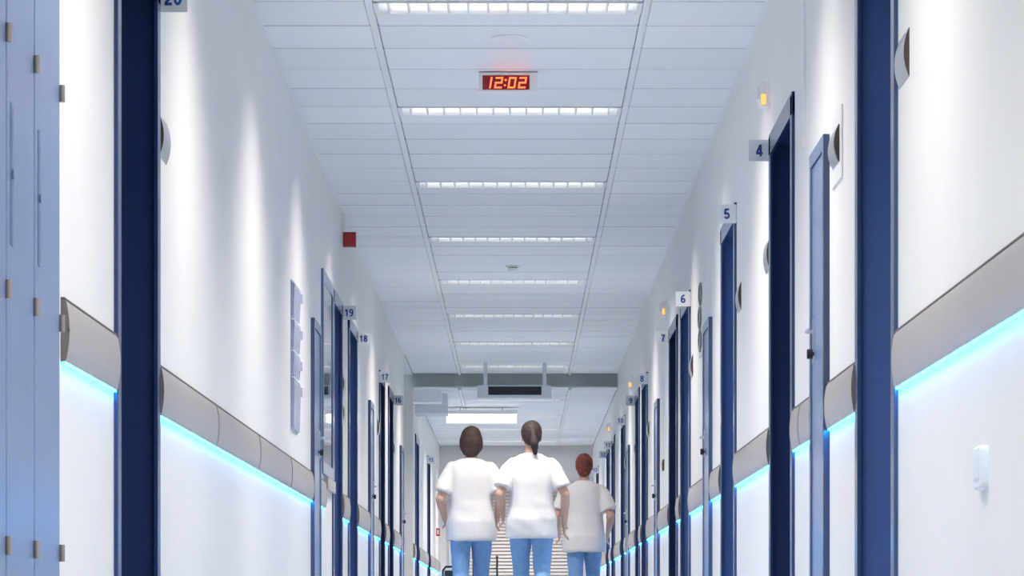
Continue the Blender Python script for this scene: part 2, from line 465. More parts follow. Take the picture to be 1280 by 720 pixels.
for y0, y1, lb, sm in GL: guard('L', y0, y1, lb, sm)
for y0, y1, lb, sm in GR: guard('R', y0, y1, lb, sm)

# ------------------------------------------------------------------ ceiling lights
def make_light():
    L = thing('ceiling_light', '', 'ceiling light', (0, 0, 0), 'recessed louvred ceiling lights')
    w, l, dp = 1.165, 0.285, 0.075
    x0, x1, y0, y1 = -w / 2, w / 2, -l / 2, l / 2
    fr = MB()
    fr.box(x0, x1, y0, y0 + 0.014, -0.004, 0.012).box(x0, x1, y1 - 0.014, y1, -0.004, 0.012)
    fr.box(x0, x0 + 0.02, y0, y1, -0.004, 0.012).box(x1 - 0.02, x1, y0, y1, -0.004, 0.012)
    fr.build('frame', 'white', L)
    t = MB()
    t.box(x0 + 0.01, x1 - 0.01, y0 + 0.004, y1 - 0.004, dp, dp + 0.01)
    t.box(x0 + 0.01, x1 - 0.01, y0 + 0.004, y0 + 0.012, 0, dp).box(x0 + 0.01, x1 - 0.01, y1 - 0.012, y1 - 0.004, 0, dp)
    t.box(x0 + 0.01, x0 + 0.016, y0 + 0.004, y1 - 0.004, 0, dp).box(x1 - 0.016, x1 - 0.01, y0 + 0.004, y1 - 0.004, 0, dp)
    t.build('reflector', 'refl', L)
    for i in range(13):
        x = x0 + 0.02 + (w - 0.04) * (i + 0.5) / 13
        MB().prism([(x - 0.006, 0.05), (x + 0.006, 0.05), (x + 0.004, 0.0), (x - 0.004, 0.0)], y0 + 0.014, y1 - 0.014, 'y').build('louvre', 'white', L)
    for y in (-0.06, 0.06):
        MB().cyl((x0 + 0.03, y, 0.058), (x1 - 0.03, y, 0.058), 0.011, 10).build('tube', 'tube', L, smooth=True)
    ld = bpy.data.lights.new('lamp_glow', 'AREA')
    ld.shape = 'RECTANGLE'; ld.size = 1.10; ld.size_y = 0.20
    ld.energy = LAMP_W; ld.color = LAMP_COL; ld.spread = math.radians(122)
    lo = bpy.data.objects.new('lamp_glow', ld); COL.objects.link(lo); lo.parent = L; lo.location = (0, 0, -0.006)
    return L
ORD = ['nearest', 'second', 'third', 'fourth', 'fifth', 'sixth', 'seventh', 'eighth']
def light_label(k):
    if k < 0: return 'recessed louvred ceiling light nearer than the top edge of the photo'
    if k == 0: return 'recessed louvred ceiling light cut by the top edge of the photo'
    if k == 1: return 'bright louvred ceiling light just below the red digital clock'
    if k < 8: return '%s louvred ceiling light counted from the top of the photo' % ORD[k]
    return ['first', 'second', 'third', 'fourth'][k - 8] + ' ceiling light of the lowered far section beyond the hanging display'
L0 = None
for k, y, z in LIGHTS:
    if y > YE: continue
    if L0 is None:
        L0 = make_light(); L0.location = (CX, y, z); L0['label'] = light_label(k)
    else: copy_tree(L0, (CX, y, z), light_label(k))

# ------------------------------------------------------------------ text
def arc(cx, cy, rx, ry, a0, a1, n=14):
    return [(cx + rx * math.cos(math.radians(a0 + (a1 - a0) * i / n)), cy + ry * math.sin(math.radians(a0 + (a1 - a0) * i / n))) for i in range(n + 1)]
_six = [arc(.29, .30, .20, .225, 0, 360, 20), arc(.37, .48, .28, .445, 68, 180) + [(.09, .30)]]
GLYPH = {
    '0': [arc(.28, .5, .20, .425, 0, 360, 24)],
    '1': [[(.07, .75), (.20, .78), (.30, .90), (.33, .995)], [(.33, 1.0), (.33, 0)]],
    '2': [arc(.28, .69, .195, .235, 178, -38) + [(.30, .36), (.15, .20), (.10, .06)], [(.03, .075), (.53, .075)]],
    '3': [arc(.26, .72, .185, .205, 165, -90), arc(.26, .295, .205, .22, 90, -165)],
    '4': [[(.39, 0), (.39, 1)], [(.37, .96), (.07, .30)], [(.01, .26), (.56, .26)]],
    '5': [[(.50, .925), (.10, .925)], [(.155, .96), (.105, .44)], arc(.28, .315, .205, .24, 150, -155)],
    '6': _six, '9': [[(.57 - x, 1 - y) for x, y in p] for p in _six],
    '7': [[(.03, .925), (.54, .925)], [(.50, .90), (.36, .64), (.26, .34), (.22, 0)]],
    '8': [arc(.28, .735, .175, .19, 0, 360, 18), arc(.28, .29, .205, .215, 0, 360, 20)],
}
def text_mesh(t, cap, depth=0.0006):
    """upright grotesque numerals built as ribbons of even stroke"""
    m = MB(); adv = 0.64; w = 0.096
    for k, ch in enumerate(t):
        ox = (k - (len(t) - 1) / 2) * adv - 0.285
        for p in GLYPH[ch]:
            closed = math.hypot(p[0][0] - p[-1][0], p[0][1] - p[-1][1]) < 1e-4
            L, R = [], []
            for i in range(len(p)):
                q0 = p[i - 1] if i else (p[-2] if closed else p[0]); q1 = p[i + 1] if i < len(p) - 1 else (p[1] if closed else p[-1])
                dx, dy = q1[0] - q0[0], q1[1] - q0[1]; l = math.hypot(dx, dy) or 1
                nx, ny = -dy / l * w, dx / l * w
                L.append((p[i][0] + nx, p[i][1] + ny)); R.append((p[i][0] - nx, p[i][1] - ny))
            for i in range(len(p) - 1):
                quad = [L[i], R[i], R[i + 1], L[i + 1]]
                m.prism([((x + ox) * cap, (y - 0.5) * cap) for x, y in quad], 0, depth, 'z')
    return m.mesh('number')

# ------------------------------------------------------------------ room signs and nameplates
def room_sign(s, y, num):
    W = 0.092
    xa = wx(s, 0.004); xb = wx(s, 0.004 + W)
    cx = (xa + xb) / 2; cz = 2.118
    far = ', small in the distance' if y > 33 else ''
    r = thing('room_sign', 'square grey sign projecting from the %s wall, blue numeral %s%s' % ('left' if s == 'L' else 'right', num, far), 'sign', (cx, y, cz - W / 2), 'projecting room number signs')
    MB().box(xa, xb, y - 0.002, y + 0.002, cz - W / 2, cz + W / 2).build('plate', 'plate', r)
    MB().box(wx(s, 0), wx(s, 0.006), y - 0.006, y + 0.006, cz - 0.04, cz + 0.04).build('bracket', 'steel', r)
    me = text_mesh(num, 0.050 if len(num) == 1 else 0.047)
    me.materials.append(M['numblue'])
    o = link('number', me, r, ORG[r.name])
    o.location = (0, -0.0028, W / 2); o.rotation_euler = (math.pi / 2, 0, 0)
def nameplate(s, y, what, ln=0.22, z=1.685, h=0.135):
    r = thing('nameplate', 'curved silver nameplate with dark ends ' + what, 'nameplate', (wx(s, 0), y + ln / 2, z - h / 2), 'curved nameplates beside the doors')
    n = 9; out = []; back = []
    for i in range(n):
        t = -1 + 2 * i / (n - 1)
        out.append((0.001 + 0.0145 * (1 - t * t), z + t * h / 2))
    pr = [(wx(s, 0), z - h / 2)] + [(wx(s, d), zz) for d, zz in out] + [(wx(s, 0), z + h / 2)]
    MB().prism(pr, y + 0.006, y + ln - 0.006, 'y').build('plate', 'steel', r, smooth=True)
    MB().prism(pr, y, y + 0.006, 'y').build('end_cap', 'brown', r)
    MB().prism(pr, y + ln - 0.006, y + ln, 'y').build('end_cap', 'brown', r)
for s, y0, y1, num, side, paint in DOORS:
    if num: room_sign(s, y0 - 0.03 if side == 'near' else y1 + 0.03, num)
nameplate('L', 10.90, 'just beyond the nearest left door, numbered 20')
nameplate('R', 9.30, 'before the nearest right door, near the top right corner', 0.24)
nameplate('R', 14.46, 'beyond door 4 on the right wall')
nameplate('R', 16.34, 'in front of door 5 on the right wall')
nameplate('R', 20.86, 'in front of door 6 on the right wall')
nameplate('R', 27.9, 'in front of door 8 on the right wall')
nameplate('R', 31.1, 'beyond door 9 on the right wall')
nameplate('R', 33.9, 'in front of door 10 on the right wall')
nameplate('L', 22.14, 'between doors 19 and 18, the upper one', 0.22, 1.66)
nameplate('L', 22.14, 'between doors 19 and 18, the lower one', 0.22, 1.47)
nameplate('L', 27.66, 'in front of door 17 on the left wall')
nameplate('L', 31.06, 'beyond door 16 on the left wall')

# ------------------------------------------------------------------ cupboards
def closet(s, y0, y1, label):
    r = thing('wall_closet', label, 'cupboard', (wx(s, 0), (y0 + y1) / 2, 0), 'narrow blue wall closets')
    t = 1.80; c = 0.05
    MB().box(wx(s, 0), wx(s, 0.022), y0, y0 + c, 0, t).build('frame_post', 'trimnavy', r)
    MB().box(wx(s, 0), wx(s, 0.022), y1 - c, y1, 0, t).build('frame_post', 'palefr', r)
    MB().box(wx(s, 0), wx(s, 0.022), y0 + c, y1 - c, t - c, t).build('frame_head', 'palefr', r)
    d = MB().box(wx(s, 0), wx(s, 0.016), y0 + c + 0.004, y1 - c - 0.004, 0.01, t - c - 0.004).build('door', 'pale', r)
    hy = y1 - c - 0.07
    MB().box(wx(s, 0.016), wx(s, 0.020), hy - 0.016, hy + 0.016, 1.04, 1.20).tube([(wx(s, 0.018), hy, 1.155), (wx(s, 0.042), hy, 1.155), (wx(s, 0.042), hy - 0.10, 1.155)], 0.007).build('handle', 'steel', d, smooth=True)
    MB().cyl((wx(s, 0.016), hy, 1.075), (wx(s, 0.040), hy, 1.075), 0.018, 12).build('lock', 'black', d, smooth=True)
CL = ['narrow pale blue closet door left of the office window', 'narrow blue closet between doors 18 and 17', 'narrow blue closet between door 16 and the left side passage',
      'narrow pale blue closet with handle between the nearest right door and door 4', 'narrow pale blue closet between doors 5 and 6', 'narrow blue closet between doors 7 and 8', 'narrow blue closet between doors 9 and 10']
for (s, y0, y1), lb in zip(CLOSETS, CL): closet(s, y0, y1, lb)
# tall cupboards at the left edge
edges = [7.09, 7.526, 7.961, 8.405]
labs = ['tall pale blue cupboard door cut by the left edge of the photo', 'tall pale blue cupboard door, second from the left edge', 'tall pale blue cupboard door beside the white wall and wall guard']
for i in range(3):
    a, c = edges[i], edges[i + 1]
    r = thing('tall_cupboard', labs[i], 'cupboard', (XL, (a + c) / 2, 0), 'tall pale blue cupboards')
    f = 0.006
    MB().box(XL + 0.002, XL + 0.004, a, c, 0.03, DH).build('carcass', 'trimnavy', r)
    d = MB().prism([(XL + 0.004, a + 0.003), (XL + 0.02 - f, a + 0.003), (XL + 0.02, a + 0.003 + f), (XL + 0.02, c - 0.003 - f), (XL + 0.02 - f, c - 0.003), (XL + 0.004, c - 0.003)], 0.05, DH - 0.01, 'z').build('door', 'pale', r)
    g = a + 0.075
    m_ = 'groove' if i else 'deep'
    MB().box(XL + 0.02, XL + 0.0212, g - 0.018, g + 0.018, 0.965, 1.285).build('pull_plate', m_, d)
    MB().cyl((XL + 0.0212, g, 1.125), (XL + 0.026, g, 1.125), 0.011, 10).build('lock', 'groove', d)
    for z in (0.29, 0.86, 1.43, 2.0):
        MB().cyl((XL + 0.026, c - 0.004, z - 0.021), (XL + 0.026, c - 0.004, z + 0.021), 0.007, 10).build('hinge', 'hinge', d, smooth=True)

# ------------------------------------------------------------------ clock, detectors, alarm
yk = 16.42
r = thing('digital_clock', 'white ceiling clock with glowing red digits reading 12:02', 'clock', (-0.052, yk, H1))
x0, x1 = -0.197, 0.090
MB().box(x0, x1, yk, yk + 0.06, H1 - 0.098, H1 - 0.006).build('case', 'white', r)
MB().box(-0.12, -0.10, yk + 0.02, yk + 0.04, H1 - 0.006, H1).box(0.0, 0.02, yk + 0.02, yk + 0.04, H1 - 0.006, H1).build('mount', 'white', r)
dx0, dx1, dz0, dz1 = x0 + 0.019, x1 - 0.040, H1 - 0.090, H1 - 0.020
MB().box(dx0, dx1, yk - 0.002, yk, dz0, dz1).build('display', 'clockface', r)
SEG = {'0': 'abcdef', '1': 'bc', '2': 'abged'}
def seg_digit(mb, ch, cx, z0, h, w):
    t = 0.0075
    sl = 0.16
    zm = z0 + h / 2
    def q(p):
        mb.prism([(cx + a + (b_ - h / 2) * sl, z0 + b_) for a, b_ in p], yk - 0.0035, yk - 0.0021, 'y')
    hw = w / 2
    S = {'a': [(-hw, h - t), (hw, h - t), (hw, h), (-hw, h)], 'd': [(-hw, 0), (hw, 0), (hw, t), (-hw, t)], 'g': [(-hw, h / 2 - t / 2), (hw, h / 2 - t / 2), (hw, h / 2 + t / 2), (-hw, h / 2 + t / 2)],
         'b': [(hw - t, h / 2), (hw, h / 2), (hw, h), (hw - t, h)], 'c': [(hw - t, 0), (hw, 0), (hw, h / 2), (hw - t, h / 2)],
         'f': [(-hw, h / 2), (-hw + t, h / 2), (-hw + t, h), (-hw, h)], 'e': [(-hw, 0), (-hw + t, 0), (-hw + t, h / 2), (-hw, h / 2)]}
    for k in SEG[ch]: q(S[k])
zd, hd = dz0 + 0.007, 0.054
wd = dx1 - dx0
for ch, fx in (('1', 0.115), ('2', 0.345), ('0', 0.63), ('2', 0.85)):
    m = MB(); seg_digit(m, ch, dx0 + wd * fx, zd, hd, 0.036); m.build('digit', 'digit', r)
m = MB()
for fz in (0.26, 0.74):
    cxx = dx0 + wd * 0.485 + (fz - 0.5) * hd * 0.16; cz = zd + hd * fz
    m.box(cxx - 0.004, cxx + 0.004, yk - 0.0035, yk - 0.0021, cz - 0.004, cz + 0.004)
m.build('colon', 'digit', r)

def detector(x, y, z, rad, label):
    r = thing('smoke_detector', label, 'smoke detector', (x, y, z), 'ceiling smoke detectors')
    MB().cyl((x, y, z), (x, y, z - 0.012), rad, 24).build('base', 'white', r, smooth=True)
    MB().cyl((x, y, z - 0.012), (x, y, z - 0.020), rad * 0.62, 20).build('vent_ring', 'cap', r, smooth=True)
    MB().cyl((x, y, z - 0.020), (x, y, z - 0.042), rad * 0.78, 24, rad * 0.5).build('sensor_head', 'white', r, smooth=True)
r = thing('ceiling_speaker', 'flat round white ceiling fitting above the red clock', 'speaker', (-0.045, 15.47, H1))
MB().cyl((-0.045, 15.47, H1), (-0.045, 15.47, H1 - 0.006), 0.085, 28).build('rim', 'white', r, smooth=True)
MB().cyl((-0.045, 15.47, H1 - 0.006), (-0.045, 15.47, H1 - 0.010), 0.062, 28, 0.05).build('grille', 'runner', r, smooth=True)
detector(-0.048, 25.5, H1, 0.055, 'small round smoke detector between the fourth and fifth ceiling lights')
detector(-0.14, 42.6, H2, 0.06, 'distant smoke detector on the lowered far ceiling')

r = thing('fire_alarm', 'dark red square alarm box under the ceiling on the left wall', 'alarm', (XL + 0.05, 22.2, 2.56))
MB().box(XL + 0.006, XL + 0.090, 22.17, 22.23, 2.56, 2.655).build('housing', 'red', r)
MB().box(XL + 0.014, XL + 0.082, 22.166, 22.17, 2.568, 2.647).build('lens', 'red', r)
MB().box(XL, XL + 0.02, 22.18, 22.22, 2.655, H1 - 0.003).build('bracket', 'white', r)

# ------------------------------------------------------------------ call lamps, wall plates
def call_lamp(y, label, z=2.37):
    r = thing('call_lamp', label, 'wall lamp', (XR, y, z - 0.065), 'amber call lamps')
    MB().box(XR - 0.008, XR, y - 0.085, y + 0.085, z - 0.065, z + 0.065).build('back_plate', 'white', r)
    B = lambda o: [(XR - 0.008, z - 0.055), (XR - 0.034 - o, z - 0.048), (XR - 0.044 - o, z - 0.02), (XR - 0.044 - o, z + 0.045), (XR - 0.034 - o, z + 0.055), (XR - 0.008, z + 0.055)]
    MB().prism(B(0), y - 0.055, y + 0.055, 'y').build('lamp_body', 'white', r)
    MB().box(XR - 0.036, XR - 0.016, y - 0.060, y - 0.055, z - 0.042, z + 0.0).build('amber_lens', 'amber', r)
    MB().box(XR - 0.052, XR - 0.044, y - 0.050, y + 0.0, z - 0.015, z + 0.035).build('side_lens', 'plate', r)
call_lamp(14.55, 'amber call lamp high on the wall above sign 4')
call_lamp(24.6, 'amber call lamp above sign 7')
call_lamp(32.0, 'amber call lamp beside sign 9', 2.35)
call_lamp(39.6, 'distant amber call lamp above sign 11', 2.35)

r = thing('notice_plate', 'white upright plate with dark curved holder beside the nearest right door', 'wall plate', (XR, 11.4, 1.59))
MB().box(XR - 0.006, XR, 11.20, 11.55, 1.59, 1.83).build('back_plate', 'white', r)
pr = [(XR - 0.006, 1.65)] + [(XR - 0.008 - 0.016 * (1 - t * t), 1.712 + t * 0.062) for t in [-1 + i / 4 for i in range(9)]] + [(XR - 0.006, 1.774)]
MB().prism(pr, 11.27, 11.29, 'y').build('end_cap', 'brown', r)
MB().prism(pr, 11.29, 11.50, 'y').build('holder', 'steel', r, smooth=True)

r = thing('emblem_plate', 'white upright plate with dark looping emblem in front of door 6', 'wall plate', (XR, 19.85, 1.67))
MB().box(XR - 0.008, XR, 19.62, 20.10, 1.67, 2.12).build('board', 'white', r)
m = MB()
for k in range(3):
    zc = 1.755 + 0.135 * k; yc = 19.86 + 0.03 * math.sin(k * 2.1)
    pts = [(XR - 0.011, yc + 0.13 * math.cos(a), zc + 0.062 * math.sin(a)) for a in [i * math.pi / 8 for i in range(17)]]
    m.tube(pts, 0.007, 6)
m.build('emblem', 'emblem', r, smooth=True)

r = thing('leaflet_rack', 'tall wall rack of four lilac leaflet pockets on the left wall', 'leaflet rack', (XL, 17.43, 1.09))
MB().box(XL, XL + 0.006, 17.16, 17.70, 1.09, 1.845).build('back_board', 'lilac', r)
for i, (za, zb) in enumerate(((1.095, 1.355), (1.37, 1.49), (1.505, 1.65), (1.665, 1.84))):
    MB().prism([(XL + 0.006, za), (XL + 0.014, za), (XL + 0.020, zb - 0.03), (XL + 0.016, zb - 0.01), (XL + 0.006, zb - 0.01)], 17.18, 17.68, 'y').build('pocket', 'lilac', r)
    MB().box(XL + 0.006, XL + 0.034, 17.60, 17.67, zb - 0.075, zb - 0.03).build('clip', 'bracket', r)
    MB().box(XL + 0.006, XL + 0.018, 17.17, 17.69, zb - 0.008, zb).build('pocket_rim', 'bracket', r)

r = thing('wall_button', 'small white rounded push button low on the right wall', 'switch', (XR, 7.82, 0.425))
o_ = MB()
def rr(i, d):                                            # rounded outline in the wall plane
    out = []
    for cy, cz, a0 in ((7.875 - 0.02, 0.525 - 0.02, 0), (7.735 + 0.02, 0.525 - 0.02, 1), (7.735 + 0.02, 0.425 + 0.02, 2), (7.875 - 0.02, 0.425 + 0.02, 3)):
        for k in range(4):
            a = (a0 + k / 3) * math.pi / 2
            out.append((XR - d, cy + (0.02 - i) * math.cos(a), cz + (0.02 - i) * math.sin(a)))
    return out
o_.rings([rr(0, 0), rr(0, 0.013), rr(0.005, 0.018)]).build('plate', 'white', r, smooth=True)
MB().box(XR - 0.021, XR - 0.018, 7.765, 7.845, 0.45, 0.50).build('push_pad', 'plate', r)

r = thing('brown_switch', 'small brown plate on the white wall between doors 7 and 8', 'switch', (XR, 25.1, 1.22))
MB().box(XR - 0.01, XR, 25.0, 25.2, 1.22, 1.30).build('plate', 'brown', r)
MB().box(XR - 0.016, XR - 0.01, 25.06, 25.14, 1.235, 1.285).build('rocker', 'hinge', r)

r = thing('cable_conduit', 'thin vertical white conduit on the right wall above the first right closet', 'conduit', (XR, 12.66, 1.9))
MB().box(XR - 0.010, XR, 12.65, 12.672, 1.9, H1 - 0.003).build('cover', 'white', r)
MB().box(XR - 0.013, XR, 12.644, 12.678, 1.89, 1.93).build('clip', 'white', r)

r = thing('fire_call_point', 'small red call point on the left wall near the corridor end', 'alarm', (XL, 47.4, 1.28))
MB().box(XL, XL + 0.05, 47.3, 47.45, 1.27, 1.38).build('case', 'redbtn', r)
MB().box(XL + 0.012, XL + 0.038, 47.296, 47.3, 1.295, 1.355).build('glass', 'white', r)

# ------------------------------------------------------------------ hanging display and far lamp
yd = 35.2
r = thing('hanging_display', 'white box with black display hanging on two rods from the ceiling', 'sign', (0.0, yd, 2.40))
zt = 2.545; zb = 2.415
MB().box(-0.436, 0.336, yd, yd + 0.06, zb, zt).build('case', 'palebulk', r)
MB().box(-0.322, 0.232, yd - 0.004, yd, zb + 0.03, zt - 0.012).build('screen', 'display', r)
for x in (-0.352, 0.262):
    MB().box(x - 0.02, x + 0.02, yd + 0.015, yd + 0.045, zt, H1).build('rod', 'palebulk', r)
r = thing('pendant_lamp', 'bright white lamp box below the far ceiling behind the hanging display', 'ceiling light', (-0.4, 40.1, 2.5))
MB().box(-0.87, -0.02, 40.0, 40.24, 2.535, 2.575).build('housing', 'white', r)
MB().box(-0.86, -0.03, 39.998, 40.23, 2.44, 2.535).build('diffuser', 'lampdiff', r)
for x in (-0.7, -0.2): MB().cyl((x, 40.1, 2.575), (x, 40.1, H2), 0.006, 8).build('rod', 'steel', r)

# ------------------------------------------------------------------ corridor end: window with a slatted blind
wn = struct_empty('window_2', (0, YE + 0.2, 0.3))
MB().box(-0.98, 0.88, YE + 0.17, YE + 0.2, 0.3, 2.05).build('window_pane', 'slatback', wn)
for a, c, p, q in ((-1.02, -0.98, 0.26, 2.09), (0.88, 0.92, 0.26, 2.09), (-0.98, 0.88, 0.26, 0.3), (-0.98, 0.88, 2.05, 2.09)):
    MB().box(a, c, YE + 0.14, YE + 0.2, p, q).build('window_frame', 'plate', wn)
bl = thing('window_blind', 'cream slatted blind across the window at the corridor end', 'blind', (-0.05, YE + 0.12, 0.3))
MB().box(-0.97, 0.87, YE + 0.09, YE + 0.135, 2.0, 2.05).build('head_rail', 'white', bl)
sm = None
z = 1.97
while z > 0.32:
    if sm is None:
        sm = MB().prism([(-0.016, -0.019), (-0.013, -0.020), (0.016, 0.019), (0.013, 0.020)], -0.92, 0.92, 'x').mesh('slat')
        sm.materials.append(M['slat'])
    o = bpy.data.objects.new('slat', sm); COL.objects.link(o); o.parent = bl
    o.location = (0.0, -0.008, z - 0.3); z -= 0.05
for x in (-0.7, 0.6):
    MB().box(x - 0.002, x + 0.002, YE + 0.085, YE + 0.088, 0.32, 2.0).build('cord', 'white', bl)

# walking frame and chair standing near the end
r = thing('walking_frame', 'dark metal walking frame standing near the corridor end', 'walker', (-0.3, 46.0, 0))
for sx in (-0.62, -0.30):
    MB().tube([(sx, 45.75, 0.012), (sx, 45.8, 0.93), (sx, 46.05, 0.95), (sx, 46.2, 0.012)], 0.013).build('side_frame', 'black', r, smooth=True)
    MB().capsule((sx, 45.8, 0.945), (sx, 45.95, 0.955), 0.02, 0.02).build('grip', 'black', r, smooth=True)
    for y in (45.75, 46.2): MB().cyl((sx, y, 0.0), (sx, y, 0.05), 0.018).build('foot', 'cap', r)
MB().tube([(-0.62, 46.12, 0.5), (-0.30, 46.12, 0.5)], 0.011).tube([(-0.62, 46.08, 0.8), (-0.30, 46.08, 0.8)], 0.011).build('cross_bar', 'black', r, smooth=True)
r = thing('visitor_chair', 'black chair by the left wall near the corridor end', 'chair', (-0.88, 45.0, 0))
for sx in (-1.05, -0.72):
    for sy in (44.8, 45.2): MB().cyl((sx, sy, 0), (sx, sy, 0.44), 0.012).build('leg', 'black', r)
MB().box(-1.08, -0.69, 44.77, 45.23, 0.44, 0.48).build('seat', 'black', r)
MB().tube([(-1.02, 45.22, 0.46), (-1.02, 45.26, 0.76), (-0.98, 45.27, 0.81), (-0.79, 45.27, 0.81), (-0.75, 45.26, 0.76), (-0.75, 45.22, 0.46)], 0.014).build('back_frame', 'black', r, smooth=True)
MB().box(-1.0, -0.77, 45.24, 45.26, 0.56, 0.76).build('backrest', 'black', r)

# ------------------------------------------------------------------ people
def remeshed(name, mb, m, parent, voxel, smooth=6, fold=0.0, seed=0.0, sc=1.0):
    """one continuous skin over overlapping solids; local coordinates"""
    me = bpy.data.meshes.new(name)
    me.from_pydata([v * sc for v in mb.v], [], mb.f)
    bm = bmesh.new(); bm.from_mesh(me); bmesh.ops.recalc_face_normals(bm, faces=bm.faces); bm.to_mesh(me); bm.free()
    o = bpy.data.objects.new(name, me); COL.objects.link(o)
    rm = o.modifiers.new('r', 'REMESH'); rm.mode = 'VOXEL'; rm.voxel_size = voxel
    sm = o.modifiers.new('s', 'SMOOTH'); sm.iterations = smooth; sm.factor = 0.5
    dg = bpy.context.evaluated_depsgraph_get(); dg.update()
    me2 = bpy.data.meshes.new_from_object(o.evaluated_get(dg))
    bpy.data.objects.remove(o); bpy.data.meshes.remove(me)
    if fold:
        from mathutils import noise
        nn = [v.normal.copy() for v in me2.vertices]
        for v, n in zip(me2.vertices, nn):
            p = v.co
            a = noise.noise(Vector((p.x * 9 + seed, p.y * 9, p.z * 3.2)))
            c = noise.noise(Vector((p.x * 5 + seed + 7, p.y * 5, p.z * 11 + p.x * 6)))
            v.co = p + n * fold * (a + 0.7 * c)
    me2.name = name
    me2.materials.clear(); me2.materials.append(M[m])
    me2.polygons.foreach_set('use_smooth', [True] * len(me2.polygons))
    ob = bpy.data.objects.new(name, me2); COL.objects.link(ob); ob.parent = parent
    return ob

def hand(b, wrist, direc, side, fwd):
    """palm, four bent fingers of unequal length and a thumb off the side of the palm"""
    w = Vector(wrist); d = Vector(direc).normalized(); f = Vector(fwd).normalized()
    n = d.cross(f).normalized() * side          # palm normal, towards the body
    b.capsule(w, w + d * 0.03, 0.022, 0.024)
    for t in (-0.026, -0.009, 0.009, 0.026):
        b.capsule(w + d * 0.02 + f * t * 0.7, w + d * 0.085 + f * t, 0.016, 0.0125, 10, 3)
    for t, L in ((0.029, 0.068), (0.010, 0.076), (-0.010, 0.071), (-0.029, 0.055)):
        p = w + d * 0.085 + f * t; q = d.copy()
        for j, fr in enumerate((0.45, 0.32, 0.23)):
            q = (q + n * (0.22 + 0.16 * j)).normalized()
            e = p + q * L * fr * 1.15
            b.capsule(p, e, 0.0088 - 0.0006 * j, 0.0084 - 0.0006 * j, 10, 3); p = e
    p = w + d * 0.025 + f * 0.026
    e = p + (d * 0.6 + f * 0.7 + n * 0.35).normalized() * 0.038; b.capsule(p, e, 0.014, 0.011, 10, 3)
    b.capsule(e, e + (d * 0.9 + f * 0.25 + n * 0.4).normalized() * 0.032, 0.0105, 0.009, 10, 3)

